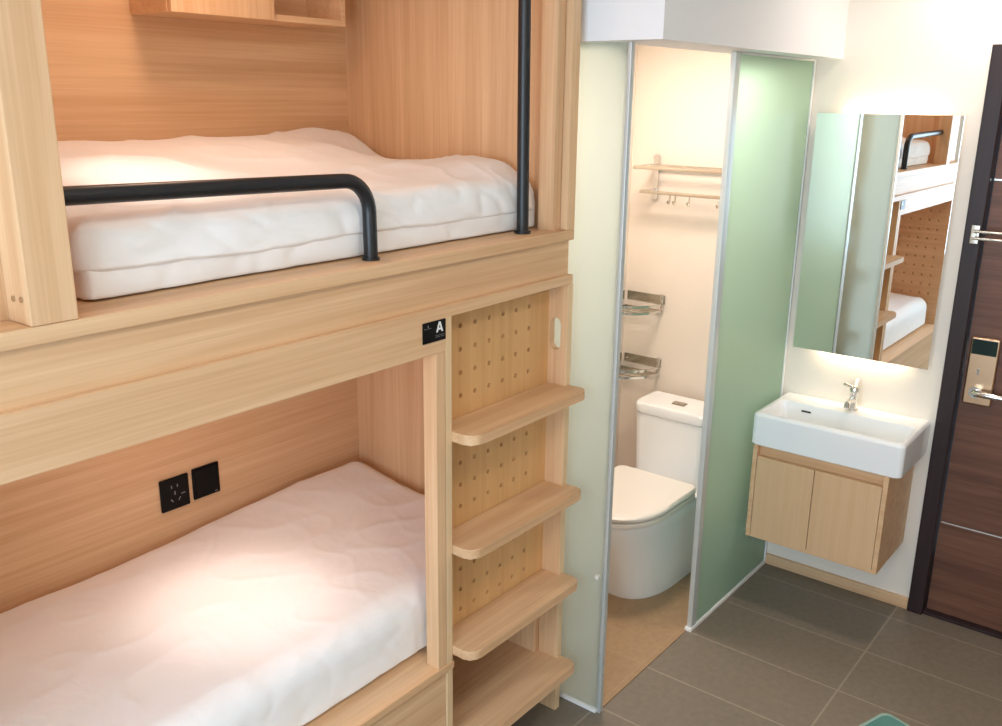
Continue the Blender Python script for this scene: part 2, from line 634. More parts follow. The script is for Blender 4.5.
obj('edge_profile', box(0.660, 0.700, YG - 0.010, YG + 0.010, 0.010, ZG, 0.003), 'aluminium', s2)
obj('wall_profile', box(1.352, 1.3635, YG - 0.012, YG + 0.012, 0.0, ZG, 0.002), 'white_profile', s2)
obj('sill_strip', box(0.650, 1.352, YG - 0.014, YG + 0.014, 0.0, 0.014, 0.002), 'white_profile', s2, label='white strip along the floor')
obj('head_strip', box(0.70, 1.352, YG - 0.010, YG + 0.010, ZG - 0.006, ZG + 0.001, 0.001), 'white_profile', s2)

# ------------------------------------------------------------------ bunk bed
BUNK['on'] = True
BX0 = -2.05
FL = -BT[2] / BS          # floor level in the bunk's own coordinates
bunk = thing('bunk_bed', 'light oak built-in bunk bed with two berths, ladder steps and black rails', 'bunk bed', (-1.0, 0.45, FL))
Z1, Z2, Z3, Z4, Z5 = 1.560, 1.591, 1.458, 1.341, 1.430
# platforms and fascias
obj('berth_ledge', box(BX0, 0.0, 0.0, 0.93, Z1, Z2, 0.003), 'oak_x', bunk)
obj('upper_fascia', box(BX0, -0.004, 0.016, 0.04, Z3 - 0.01, Z1, 0.001), 'oak_x', bunk)
bm = nbm()
prism_pts = [(BX0, Z3), (BX0, Z4), (-0.565, Z4), (-0.565, Z5), (-0.0, Z5), (-0.0, Z3)]
v0 = [bm.verts.new((x, 0.0, z)) for x, z in prism_pts]
v1 = [bm.verts.new((x, 0.026, z)) for x, z in prism_pts]
bm.faces.new(v0)
bm.faces.new(list(reversed(v1)))
for i in range(6):
    j = (i + 1) % 6
    bm.faces.new((v0[j], v0[i], v1[i], v1[j]))
bmesh.ops.bevel(bm, geom=[e for e in bm.edges if all(abs(v.co.y) < 1e-6 for v in e.verts)], offset=0.002, segments=2, affect='EDGES')
obj('lower_fascia', bm, 'oak_x', bunk)
# panels round the berths
obj('back_panel', box(BX0, -0.0, 0.90, 0.93, FL, 2.55, 0), 'oak_x', bunk)
obj('end_panel', box(-0.045, -0.020, 0.075, 0.90, FL, 2.55, 0.001), 'oak_z', bunk)
obj('end_post', box(-0.040, 0.0, 0.0, 0.075, Z2, 2.55, 0.003), 'oak_z', bunk)
obj('end_post_trim', box(-0.080, -0.044, 0.022, 0.075, Z2, 2.55, 0.001), 'oak_z', bunk)
# panel at the far end of both berths, with peg holes in the lower one
obj('end_panel', box(-1.56, -1.54, 0.08, 0.90, Z2, 2.55, 0.001), 'oak_z', bunk)
obj('roof_panel', box(BX0, 0.0, 0.0, 0.93, 2.55, 2.58, 0.002), 'oak_x', bunk)
obj('front_post', box(-1.569, -1.489, 0.0, 0.08, Z2, 2.55, 0.003), 'oak_z', bunk, label='wide oak front post')
pp = obj('side_panel', box(BX0, -1.56, 0.08, 0.10, Z2, 2.55, 0.001), 'oak_z', bunk)
for yy, zz in ((0.022, 1.634), (0.05, 1.632)):
    bm = nbm()
    cyl(bm, (-1.5685, yy, zz), (-1.5715, yy, zz), 0.005, 14)
    obj('screw', bm, 'steel', bunk)
obj('berth_ceiling', box(BX0, -0.03, 0.04, 0.90, 1.505, 1.53, 0), 'oak_x', bunk)
# lower berth base
ZL = 0.433
obj('lower_ledge', box(BX0, -0.539, -0.004, 0.90, ZL - 0.022, ZL, 0.002), 'oak_x', bunk)
obj('base_panel', box(BX0, -0.567, 0.006, 0.028, FL, ZL - 0.022, 0.001), 'oak_x', bunk)
obj('mattress_support', box(-0.539, -0.05, 0.10, 0.90, ZL - 0.022, ZL, 0.001), 'oak_x', bunk)
# post and stile at the left of the ladder
obj('berth_post', box(-0.600, -0.567, 0.0, 0.045, ZL, Z4, 0.002), 'oak_z', bunk)
bm = nbm()
bx(bm, -0.565, -0.541, 0.0, 0.079, FL, Z5, 0.002)
obj('ladder_stile', bm, 'oak_edge', bunk)
obj('ladder_box_side', box(-0.563, -0.545, 0.085, 0.45, FL, ZL - 0.022, 0.001), 'oak_y', bunk)
obj('ladder_box_back', box(-0.545, -0.025, 0.45, 0.468, FL, ZL - 0.022, 0.001), 'oak_x', bunk)
# right side board with the oval grip hole
HX0, HX1 = -0.025, 0.0
bm = nbm()
HY, HZ, HR, HL = 0.041, 1.276, 0.020, 0.030
n = 12
ring = [(HY + HR * math.cos(R(a)), HZ + HL + HR * math.sin(R(a))) for a in [180 * k / n for k in range(n + 1)]] + \
       [(HY + HR * math.cos(R(a)), HZ - HL + HR * math.sin(R(a))) for a in [180 + 180 * k / n for k in range(n + 1)]]
ya, yb = 0.0, 0.072
za, zb = FL, Z5

# the board is built from four bars round the hole plus a rounded lining
bm = nbm()
bx(bm, HX0, HX1, ya, yb, za, HZ - HL - HR, 0)
bx(bm, HX0, HX1, ya, yb, HZ + HL + HR, zb, 0)
bx(bm, HX0, HX1, ya, HY - HR, HZ - HL - HR, HZ + HL + HR, 0)
bx(bm, HX0, HX1, HY + HR, yb, HZ - HL - HR, HZ + HL + HR, 0)
for sy in (1, -1):
    for sz in (1, -1):
        cy_, cz_ = HY, HZ + sz * HL
        pts = [(cy_ + sy * HR, cz_ + sz * HR)] + [(cy_ + sy * HR * math.cos(R(a)), cz_ + sz * HR * math.sin(R(a))) for a in range(0, 91, 10)]
        lo = [bm.verts.new((HX0, y, z)) for y, z in pts]
        hi = [bm.verts.new((HX1, y, z)) for y, z in pts]
        bm.faces.new(lo)
        bm.faces.new(list(reversed(hi)))
        for i in range(len(pts)):
            j = (i + 1) % len(pts)
            bm.faces.new((lo[i], hi[i], hi[j], lo[j]))
bmesh.ops.remove_doubles(bm, verts=bm.verts, dist=1e-6)
obj('ladder_side_board', bm, 'oak_z', bunk, smooth=False)
bm = nbm()
bx(bm, HX0 + 0.001, HX1, -0.002, 0.0, FL, Z5, 0)
obj('edge_band', bm, 'oak_edge', bunk)


# pegboard: every hole is cut through, one cell of board round each
def pegboard(u0, u1, w0, w1, hu, hw, pu, pw, rad, place, depth, ulast=None):
    """Perforated board; u and w are the board's own axes, holes start at (hu, hw) and repeat by (pu, pw)."""
    bm = nbm()
    us, ws = [], []
    k = math.ceil((u0 + pu / 2 - hu) / pu)
    while hu + k * pu + pu / 2 <= (ulast or u1) + 1e-6:
        us.append(hu + k * pu)
        k += 1
    k = math.ceil((w0 + pw / 2 - hw) / pw)
    while hw + k * pw + pw / 2 <= w1 + 1e-6:
        ws.append(hw + k * pw)
        k += 1

    def q(pts, d):
        return [bm.verts.new(place(a, b_, d)) for a, b_ in pts]
    ulo, uhi, wlo, whi = us[0] - pu / 2, us[-1] + pu / 2, ws[0] - pw / 2, ws[-1] + pw / 2
    for d in (0, depth):
        for a0, a1, b0, b1 in ((u0, ulo, w0, w1), (uhi, u1, w0, w1), (ulo, uhi, w0, wlo), (ulo, uhi, whi, w1)):
            if a1 - a0 > 1e-5 and b1 - b0 > 1e-5:
                bm.faces.new(q([(a0, b0), (a1, b0), (a1, b1), (a0, b1)], d))
    N_ = 16
    for cu in us:
        for cw in ws:
            sq = []
            rg = []
            for k in range(N_):
                a = 2 * math.pi * k / N_ + math.pi / 4
                c, s = math.cos(a), math.sin(a)
                mx = max(abs(c), abs(s))
                sq.append((cu + c / mx * pu / 2, cw + s / mx * pw / 2))
                rg.append((cu + c * rad, cw + s * rad))
            rings = []
            for d in (0, depth):
                o_, i_ = q(sq, d), q(rg, d)
                rings.append(i_)
                for k in range(N_):
                    j = (k + 1) % N_
                    bm.faces.new((o_[k], o_[j], i_[j], i_[k]))
            a_, b_ = rings
            for k in range(N_):
                j = (k + 1) % N_
                bm.faces.new((a_[k], a_[j], b_[j], b_[k]))
    bmesh.ops.remove_doubles(bm, verts=bm.verts, dist=1e-6)
    return bm


bm = pegboard(-0.541, -0.025, ZL, Z5, -0.4315, 0.586, 0.0615, 0.0655, 0.0072, lambda u, w, d: (u, 0.066 + d, w), 0.012, -0.08)
obj('pegboard', bm, 'oak_warm_lit', bunk, smooth=False, label='vertical oak panel full of small round holes')
obj('pegboard_backing', box(-0.541, -0.025, 0.0785, 0.0815, ZL, Z5, 0), 'oak_z', bunk)
bm = pegboard(0.045, 0.90, ZL, 1.505, 0.30, 0.586, 0.0615, 0.0655, 0.0068, lambda u, w, d: (-2.02 - d, u, w), 0.012)
obj('pegboard', bm, 'oak_y', bunk, smooth=False, label='perforated panel closing the end of the lower berth')
obj('pegboard_backing', box(-2.05, -2.033, 0.045, 0.90, ZL, 1.505, 0), 'oak_y', bunk)


# steps with rounded front corners
def step_outline(xa, xb, yf, yb, r1=0.038, r2=0.030):
    p = [(-0.025, yb), (xa, yb)]
    p += [(xa + r1 + r1 * math.cos(R(a)), yf + r1 + r1 * math.sin(R(a))) for a in range(180, 271, 10)]
    p += [(xb - r2 + r2 * math.cos(R(a)), yf + r2 + r2 * math.sin(R(a))) for a in range(270, 361, 10)]
    p += [(xb, -0.0025), (-0.025, -0.0025)]
    return p


for zt in (1.118, 0.792, 0.480):
    bm = nbm()
    prism(bm, step_outline(-0.541, -0.003, -0.072, 0.066), zt - 0.028, zt, 0.003)
    obj('ladder_step', bm, 'oak_x', bunk, label='rounded oak ladder step')
bm = nbm()
prism(bm, step_outline(-0.541, -0.003, -0.072, 0.45), 0.173 - 0.028, 0.173, 0.003)
obj('ladder_step', bm, 'oak_x', bunk, label='deep lowest ladder step reaching into the base')

# black rails
rz, ry = 1.776, 0.060
bm = nbm()
pts = [(-1.492, ry, rz + 0.014), (-1.2, ry, rz + 0.008)] + arc((-0.832, rz - 0.075), 0.075, 90, 0, 9, 'XZ', ry) + [(-0.756, ry, Z2 + 0.002)]
tube(bm, pts, 0.0165, 18)
rail = obj('guard_rail', bm, 'black_metal', bunk, label='black bent tube rail of the upper berth')
bm = nbm()
cyl(bm, (-0.756, ry, Z2), (-0.756, ry, Z2 + 0.006), 0.021)
obj('rail_foot', bm, 'black_metal', rail)
bm = nbm()
cyl(bm, (-0.172, ry, Z2), (-0.185, ry, 2.55), 0.0170, 18)
pole = obj('grab_pole', bm, 'black_metal', bunk, label='upright black grab pole')
bm = nbm()
cyl(bm, (-0.172, ry, Z2), (-0.172, ry, Z2 + 0.008), 0.023)
obj('pole_foot', bm, 'black_metal', pole)
# lamp bodies under the roof and under the upper deck
bm = nbm()
cyl(bm, (-0.85, 0.45, 2.55), (-0.85, 0.45, 2.50), 0.09)
obj('berth_lamp', bm, 'lamp_warm', bunk, label='warm round lamp under the bunk roof')
bm = nbm()
cyl(bm, (-1.25, 0.5, 2.55), (-1.25, 0.5, 2.42), 0.035)
obj('reading_lamp', bm, 'lamp_warm', bunk, label='small reading lamp under the bunk roof')
bm = nbm()
cyl(bm, (-0.95, 0.46, 1.505), (-0.95, 0.46, 1.502), 0.09)
obj('berth_lamp', bm, 'lamp_warm', bunk, label='warm lamp under the upper deck')

# letter sign on the fascia
sign = thing('bunk_sign', 'small black sign with a white letter A on the fascia above the lower berth', 'sign', (-0.608, -0.001, 1.40))
obj('sign_plate', box(-0.650, -0.567, -0.0035, -0.0003, 1.3745, 1.4275, 0.0012), 'black_plastic', sign)
bm = nbm()
ax, az, aw, ah = -0.5905, 1.3975, 0.026, 0.026


def poly_xz(bm, pts, y):
    bm.faces.new([bm.verts.new((x, y, z)) for x, z in pts])


ys = -0.0038
A = lambda u, v: (ax + u * aw, az + v * ah)
poly_xz(bm, [A(-0.5, 0), A(-0.25, 0), A(0.02, 0.78), A(0.0, 1.0), A(-0.13, 1.0)], ys)
poly_xz(bm, [A(0.5, 0), A(0.25, 0), A(-0.02, 0.78), A(0.0, 1.0), A(0.13, 1.0)], ys)
poly_xz(bm, [A(-0.22, 0.20), A(0.22, 0.20), A(0.16, 0.40), A(-0.16, 0.40)], ys)
obj('sign_letter', bm, 'sticker_white', sign, smooth=False, label='white letter A')
bm = nbm()
for u0, u1, z0, z1 in ((-0.646, -0.638, 1.4115, 1.4128), (-0.636, -0.621, 1.4115, 1.4128), (-0.634, -0.630, 1.415, 1.420),
                       (-0.606, -0.573, 1.389, 1.3902), (-0.606, -0.590, 1.385, 1.3862), (-0.587, -0.573, 1.385, 1.3862)):
    bm = nbm()
    poly_xz(bm, [(u0, z0), (u1, z0), (u1, z1), (u0, z1)], ys)
    obj('sign_print', bm, 'sticker_grey', sign, smooth=False)


# ------------------------------------------------------------------ mattresses
def soft_box(x0, x1, y0, y1, z0, z1, r, nx, ny, nz, height=None, rough=0.0, seed=0.0, side=0.0, hem=0.0):
    """Rounded soft block; height(x, y) adds to the top, noise makes folds."""
    bm = nbm()
    lat = {}

    def P(i, j, k):
        key = (i, j, k)
        if key in lat:
            return lat[key]
        x, y, z = x0 + (x1 - x0) * i / nx, y0 + (y1 - y0) * j / ny, z0 + (z1 - z0) * k / nz
        p = Vector((x, y, z))
        q = Vector((min(max(x, x0 + r), x1 - r), min(max(y, y0 + r), y1 - r), min(max(z, z0 + r * 0.3), z1 - r)))
        d = p - q
        rr = r
        if d.length > 1e-9:
            if z < z0 + r * 0.3:
                d.z *= 1.0
            dn = d.normalized()
            p = q + Vector((dn.x * rr, dn.y * rr, dn.z * (rr if z > z0 + r else r * 0.3)))
        t = (z - z0) / (z1 - z0)
        if height:
            p.z += height(p.x, p.y) * max(0.0, min(1.0, t)) ** 1.0
        if rough:
            v = Vector((p.x * 3.0 + seed, p.y * 4.5, p.z * 3 + seed))
            f1 = noise.noise(v) + 0.5 * noise.noise(v * 2.3)
            w = Vector((p.x * 2.0 + p.y * 5 + seed, p.y * 2.5 - p.x * 3.0, seed))
            rid = 1 - abs(noise.noise(w * 1.3))
            r2 = 1 - abs(noise.noise(Vector((p.x * 5 - p.y * 3 + seed, p.y * 4 + p.x * 2, p.z * 2 + 1.3))))
            p.z += (f1 * rough + (rid ** 7) * rough * 1.1 + (r2 ** 9) * rough * 0.7) * t
            if hem and t < 0.35:
                p.z += hem * (0.35 - t) / 0.35 * (0.6 + 0.9 * noise.noise(Vector((p.x * 3.1, p.y * 3.1, seed))) + 0.35 * noise.noise(Vector((p.x * 9, p.y * 9, seed))))
            v2 = Vector((p.x * 5 + p.z * 6 + seed, p.z * 5 - p.x * 2, seed * 2))
            s = side * (0.6 * noise.noise(v2) + 0.7 * (1 - abs(noise.noise(v2 * 1.7))) ** 5)
            wy = max(0.0, min(1.0, (y0 + r - p.y) / r)) ** 1.5
            wx = max(0.0, min(1.0, (p.x - x1 + r) / r)) ** 1.5
            p.y += abs(s) * wy
            p.x -= abs(s) * wx
        lat[key] = bm.verts.new(p)
        return lat[key]
    for i in range(nx):
        for j in range(ny):
            bm.faces.new((P(i, j, nz), P(i + 1, j, nz), P(i + 1, j + 1, nz), P(i, j + 1, nz)))
            bm.faces.new((P(i, j, 0), P(i, j + 1, 0), P(i + 1, j + 1, 0), P(i + 1, j, 0)))
    for k in range(nz):
        for i in range(nx):
            bm.faces.new((P(i, 0, k), P(i + 1, 0, k), P(i + 1, 0, k + 1), P(i, 0, k + 1)))
            bm.faces.new((P(i, ny, k), P(i, ny, k + 1), P(i + 1, ny, k + 1), P(i + 1, ny, k)))
        for j in range(ny):
            bm.faces.new((P(0, j, k), P(0, j, k + 1), P(0, j + 1, k + 1), P(0, j + 1, k)))
            bm.faces.new((P(nx, j, k), P(nx, j + 1, k), P(nx, j + 1, k + 1), P(nx, j, k + 1)))
    return bm


def sm(a, b_, x):
    t = max(0.0, min(1.0, (x - a) / (b_ - a)))
    return t * t * (3 - 2 * t)


def up_h(x, y):
    main = 0.095 * sm(0.12, 0.80, y) * (1 - 0.75 * sm(-0.42, -0.14, x))
    back = 0.075 * sm(0.66, 0.90, y) * sm(-0.42, -0.14, x)
    bump = 0.024 * math.exp(-((x + 0.24) / 0.13) ** 2) * sm(0.6, 0.85, y)
    end = 0.042 * sm(-0.42, -0.12, x) * sm(0.10, 0.24, y) * (1 - sm(0.28, 0.6, y))
    return main + back + bump + end


um = thing('mattress', 'white covered mattress in the upper berth behind the black rail', 'mattress', (-0.8, 0.49, Z2))
obj('mattress_base', soft_box(-1.42, -0.052, 0.094, 0.885, Z2 + 0.001, 1.70, 0.022, 120, 30, 10, rough=0.003, seed=2.0, side=0.010), 'sheet', um, angle=180)
obj('bed_cover', soft_box(-1.43, -0.0465, 0.083, 0.895, 1.632, 1.740, 0.055, 190, 90, 14, up_h, 0.0055, 4.2, 0.010, 0.010), 'sheet', um, angle=180)


def lo_h(x, y):
    return 0.04 * sm(0.55, 0.88, y) * sm(-1.1, -0.35, x) + 0.012 * sm(0.1, 0.5, y)


lm = thing('mattress', 'white covered mattress in the lower berth beneath the two black wall plates', 'mattress', (-0.8, 0.49, ZL))
obj('bed_cover', soft_box(-1.97, -0.065, 0.085, 0.893, ZL + 0.001, 0.634, 0.075, 220, 90, 20, lo_h, 0.0028, 7.7, 0.0045), 'sheet', lm, angle=180)

# ------------------------------------------------------------------ wall plates in the lower berth
YW = 0.8995


def wall_plate(name, label, cat, x0, x1, z0, z1):
    t = thing(name, label, cat, ((x0 + x1) / 2, YW, (z0 + z1) / 2))
    obj('face_plate', box(x0, x1, YW - 0.009, YW, z0, z1, 0.004, 3), 'black_plastic', t)
    return t


so = wall_plate('power_socket', 'black power socket plate with five pin slots in the lower berth', 'socket', -0.860, -0.762, 0.728, 0.832)
bm = nbm()
cx_, cz_ = -0.811, 0.780


def slot(bm, x, z, w, h, ang):
    c, s = math.cos(R(ang)), math.sin(R(ang))
    pts = [(x + u * c - v * s, z + u * s + v * c) for u, v in ((-w, -h), (w, -h), (w, h), (-w, h))]
    poly_xz(bm, pts, YW - 0.0094)


slot(bm, cx_ - 0.012, cz_ + 0.024, 0.0018, 0.005, 0)
slot(bm, cx_ + 0.008, cz_ + 0.024, 0.0018, 0.005, 0)
slot(bm, cx_ - 0.002, cz_ + 0.002, 0.0022, 0.006, 0)
slot(bm, cx_ - 0.014, cz_ - 0.020, 0.0018, 0.006, 35)
slot(bm, cx_ + 0.012, cz_ - 0.020, 0.0018, 0.006, -35)
slot(bm, cx_ + 0.026, cz_ - 0.006, 0.007, 0.0016, 0)
obj('pin_slot', bm, 'sticker_grey', so, smooth=False)
sw = wall_plate('light_switch', 'plain black switch plate right of the power socket', 'switch', -0.748, -0.652, 0.733, 0.836)
obj('rocker', box(-0.742, -0.658, YW - 0.012, YW - 0.009, 0.739, 0.830, 0.002), 'black_plastic', sw)
bm = nbm()
poly_xz(bm, [(-0.676, 0.742), (-0.666, 0.742), (-0.666, 0.7445), (-0.676, 0.7445)], YW - 0.0122)
obj('switch_mark', bm, 'sticker_grey', sw, smooth=False)

# ------------------------------------------------------------------ overhead cabinet in the upper berth
oc = thing('overhead_cabinet', 'oak wall cabinet with an open end compartment above the upper mattress', 'cabinet', (-0.5, 0.82, 2.157))
CX0, CX1, CY0, CZ0, CZ1 = -0.805, -0.196, 0.73, 2.157, 2.48
bm = nbm()
t_ = 0.018
bx(bm, CX0, CX1, CY0, 0.899, CZ0, CZ0 + t_, 0.001)
bx(bm, CX0, CX1, CY0, 0.899, CZ1 - t_, CZ1, 0.001)
bx(bm, CX0, CX0 + t_, CY0, 0.899, CZ0 + t_, CZ1 - t_, 0.001)
bx(bm, CX1 - t_, CX1, CY0, 0.899, CZ0 + t_, CZ1 - t_, 0.001)
bx(bm, -0.478, -0.478 + t_, CY0 + 0.02, 0.899, CZ0 + t_, CZ1 - t_, 0.001)
bx(bm, CX0 + t_, CX1 - t_, 0.885, 0.899, CZ0 + t_, CZ1 - t_, 0)
obj('cabinet_body', bm, 'oak_x', oc)
obj('cabinet_door', box(CX0 + 0.002, -0.477, CY0 - 0.018, CY0 - 0.001, CZ0, CZ1, 0.0015), 'oak_z', oc)

BUNK['on'] = False

# ------------------------------------------------------------------ vanity cabinet and washbasin
va = thing('vanity_cabinet', 'light oak two-door cabinet hung on the wall beneath the washbasin', 'cabinet', (1.195, -0.445, 0.278))
vx0, vx1, vy0, vy1, vz0, vz1 = 1.020, 1.368, -0.702, -0.190, 0.278, 0.664
bm = nbm()
bx(bm, vx0, vx1, vy0, vy0 + 0.018, vz0, vz1, 0.0015)
bx(bm, vx0, vx1, vy1 - 0.018, vy1, vz0, vz1, 0.0015)
bx(bm, vx0 + 0.002, vx1, vy0 + 0.018, vy1 - 0.018, vz0, vz0 + 0.016, 0.001)
bx(bm, vx1 - 0.012, vx1, vy0 + 0.018, vy1 - 0.018, vz0 + 0.016, vz1, 0)
bx(bm, vx0 + 0.03, vx0 + 0.045, vy0 + 0.018, vy1 - 0.018, 0.60, vz1, 0)
obj('cabinet_body', bm, 'oak_y', va)
mid = -0.436
for y0, y1 in ((mid + 0.0012, vy1 - 0.0195), (vy0 + 0.0195, mid - 0.0012)):
    obj('cabinet_door', box(vx0 + 0.001, vx0 + 0.019, y0, y1, vz0 + 0.006, 0.622, 0.0012), 'oak_plain', va)

wb = thing('washbasin', 'white rectangular ceramic washbasin on the oak vanity cabinet', 'sink', (1.2, -0.455, 0.665))


def rrect(x0, x1, y0, y1, r, z, n=6):
    """Rounded rectangle ring; r may be one radius or four (x0y0, x1y0, x1y1, x0y1)."""
    rs = r if isinstance(r, (list, tuple)) else (r,) * 4
    out = []
    for (cx, cy, a0), rr in zip(((x0, y0, 180), (x1, y0, 270), (x1, y1, 0), (x0, y1, 90)), rs):
        ox = cx + rr if cx == x0 else cx - rr
        oy = cy + rr if cy == y0 else cy - rr
        for k in range(n + 1):
            a = R(a0 + 90 * k / n)
            out.append((ox + rr * math.cos(a), oy + rr * math.sin(a), z))
    return out


bx0, bx1, by0, by1, bz0, bz1 = 1.026, 1.369, -0.738, -0.172, 0.665, 0.794
RR = (0.022, 0.004, 0.004, 0.022)
rings = [rrect(bx0 + 0.004, bx1, by0 + 0.004, by1 - 0.004, RR, bz0),
         rrect(bx0, bx1, by0, by1, RR, bz0 + 0.005),
         rrect(bx0, bx1, by0, by1, RR, bz1 - 0.014),
         rrect(bx0 + 0.003, bx1, by0 + 0.003, by1 - 0.003, RR, bz1 - 0.006),
         rrect(bx0 + 0.010, bx1, by0 + 0.010, by1 - 0.010, RR, bz1)]
ix0, ix1, iy0, iy1 = bx0 + 0.022, bx1 - 0.115, by0 + 0.020, by1 - 0.022
rings += [rrect(ix0, ix1, iy0, iy1, 0.018, bz1),
          rrect(ix0 + 0.004, ix1 - 0.004, iy0 + 0.004, iy1 - 0.004, 0.018, bz1 - 0.005),
          rrect(ix0 + 0.018, ix1 - 0.014, iy0 + 0.02, iy1 - 0.02, 0.022, bz1 - 0.075),
          rrect(ix0 + 0.035, ix1 - 0.03, iy0 + 0.04, iy1 - 0.04, 0.025, bz1 - 0.090),
          rrect(ix0 + 0.09, ix1 - 0.07, iy0 + 0.20, iy1 - 0.20, 0.02, bz1 - 0.096)]
obj('basin_bowl', loft(nbm(), rings), 'ceramic', wb)
bm = nbm()
prism(bm, [(ix1 - 0.0085, -0.322), (ix1 + 0.02, -0.322), (ix1 + 0.02, -0.284), (ix1 - 0.0085, -0.284)], 0.762, 0.7695, 0.001)
obj('overflow_slot', bm, 'dark_hole', wb, label='dark overflow slot')
bm = nbm()
cyl(bm, (1.145, -0.455, 0.697), (1.145, -0.455, 0.702), 0.02)
obj('drain', bm, 'chrome', wb)

fa = thing('faucet', 'small chrome mixer tap on the back rim of the washbasin', 'faucet', (1.305, -0.462, 0.794))
bm = nbm()
tube(bm, [(1.305, -0.462, 0.794), (1.305, -0.462, 0.800), (1.305, -0.462, 0.801), (1.305, -0.462, 0.85), (1.305, -0.462, 0.872)],
     [0.022, 0.022, 0.017, 0.016, 0.018], 20)
obj('tap_body', bm, 'chrome', fa)
bm = nbm()
tube(bm, [(1.305, -0.462, 0.832), (1.27, -0.462, 0.842), (1.235, -0.462, 0.838), (1.225, -0.462, 0.822)], [0.013, 0.012, 0.011, 0.011], 14)
obj('tap_spout', bm, 'chrome', fa)
bm = nbm()
tube(bm, [(1.305, -0.462, 0.872), (1.305, -0.462, 0.885), (1.303, -0.462, 0.893)], [0.0185, 0.0185, 0.012], 18)
tube(bm, [(1.303, -0.462, 0.885), (1.318, -0.462, 0.900), (1.335, -0.462, 0.912)], [0.008, 0.007, 0.006], 10)
tube(bm, [(1.300, -0.462, 0.887), (1.285, -0.445, 0.895), (1.270, -0.432, 0.903)], [0.008, 0.007, 0.006], 10)
obj('tap_lever', bm, 'chrome', fa)

# ------------------------------------------------------------------ mirror with light strips behind it
mi = thing('wall_mirror', 'tall rectangular backlit mirror on the wall above the washbasin', 'mirror', (1.345, -0.452, 1.455))
MTILT = 0.17
my0, my1, mz0, mz1 = -0.709, -0.193, 1.000, 1.914
mg = obj('mirror_glass', box(1.326, 1.331, my0, my1, mz0, mz1, 0.0012), 'mirror', mi)
mg.rotation_euler = (0, R(MTILT), 0)
obj('mirror_backing', box(1.331, 1.345, my0 + 0.004, my1 - 0.004, mz0 + 0.004, mz1 - 0.004, 0.001), 'white_profile', mi)
obj('mirror_mount', box(1.345, 1.3695, my0 + 0.06, my1 - 0.06, mz0 + 0.06, mz1 - 0.06, 0.001), 'white_profile', mi)
bm = nbm()
bx(bm, 1.348, 1.366, my0 + 0.11, my1 - 0.11, mz0 + 0.052, mz0 + 0.060, 0.001)
obj('light_strip', bm, 'strip', mi, label='glowing light strip behind the lower mirror edge')
bm = nbm()
bx(bm, 1.348, 1.366, my0 + 0.11, my1 - 0.11, mz1 - 0.060, mz1 - 0.052, 0.001)
obj('light_strip', bm, 'strip', mi, label='glowing light strip behind the upper mirror edge')

# ------------------------------------------------------------------ toilet
to = thing('toilet', 'white close-coupled toilet with its lid down in the bathroom', 'toilet', (0.95, 0.215, 0.004))
TY = 0.221


def dshape(xb, xf, hw, z, n=14, rb=0.03, p=2.3, cy=TY, xs=None):
    """D outline: square towards the wall (xb), round in front (xf)."""
    xs = xs if xs is not None else xf + (xb - xf) * 0.52
    out = [(xb - rb * (1 - math.sin(R(a))), cy - hw + rb * (1 - math.cos(R(a))), z) for a in (90, 60, 30, 0)]
    for k in range(2 * n + 1):
        a = -90 - 180 * k / (2 * n)
        c, s = math.cos(R(a)), math.sin(R(a))
        out.append((xs + (xs - xf) * math.copysign(abs(c) ** (2 / p), c), cy + hw * math.copysign(abs(s) ** (2 / p), s), z))
    out += [(xb - rb * (1 - math.sin(R(a))), cy + hw - rb * (1 - math.cos(R(a))), z) for a in (0, 30, 60, 90)]
    return out


zf = 0.004
bm = loft(nbm(), [dshape(1.30, 0.690, 0.165, zf, p=2.7), dshape(1.30, 0.684, 0.168, zf + 0.012, p=2.7), dshape(1.30, 0.668, 0.168, 0.10, p=2.6),
                  dshape(1.30, 0.630, 0.170, 0.20), dshape(1.30, 0.596, 0.172, 0.27), dshape(1.30, 0.575, 0.180, 0.315),
                  dshape(1.30, 0.566, 0.184, 0.35), dshape(1.30, 0.572, 0.180, 0.368)])
obj('toilet_bowl', bm, 'ceramic', to, angle=60)
bm = loft(nbm(), [dshape(1.03, 0.562, 0.183, 0.368), dshape(1.03, 0.553, 0.188, 0.374), dshape(1.03, 0.552, 0.188, 0.388),
                  dshape(1.03, 0.562, 0.182, 0.392)])
obj('toilet_seat', bm, 'plastic_white', to, angle=50)
bm = loft(nbm(), [dshape(1.03, 0.556, 0.184, 0.394), dshape(1.03, 0.546, 0.190, 0.400), dshape(1.03, 0.543, 0.191, 0.412),
                  dshape(1.03, 0.552, 0.184, 0.422), dshape(1.02, 0.60, 0.15, 0.4245)])
obj('toilet_lid', bm, 'plastic_white', to, angle=50)
tx0, tx1, ty0, ty1 = 1.100, 1.290, TY - 0.178, TY + 0.178
bm = loft(nbm(), [rrect(tx0 + 0.012, tx1, ty0 + 0.012, ty1 - 0.012, (0.045, 0.005, 0.005, 0.045), 0.32),
                  rrect(tx0 + 0.006, tx1, ty0 + 0.006, ty1 - 0.006, (0.045, 0.005, 0.005, 0.045), 0.42),
                  rrect(tx0, tx1, ty0, ty1, (0.045, 0.005, 0.005, 0.045), 0.650)])
obj('toilet_tank', bm, 'ceramic', to, angle=50)
e = 0.005
TD = 0.014
RT = (0.05, 0.006, 0.006, 0.05)
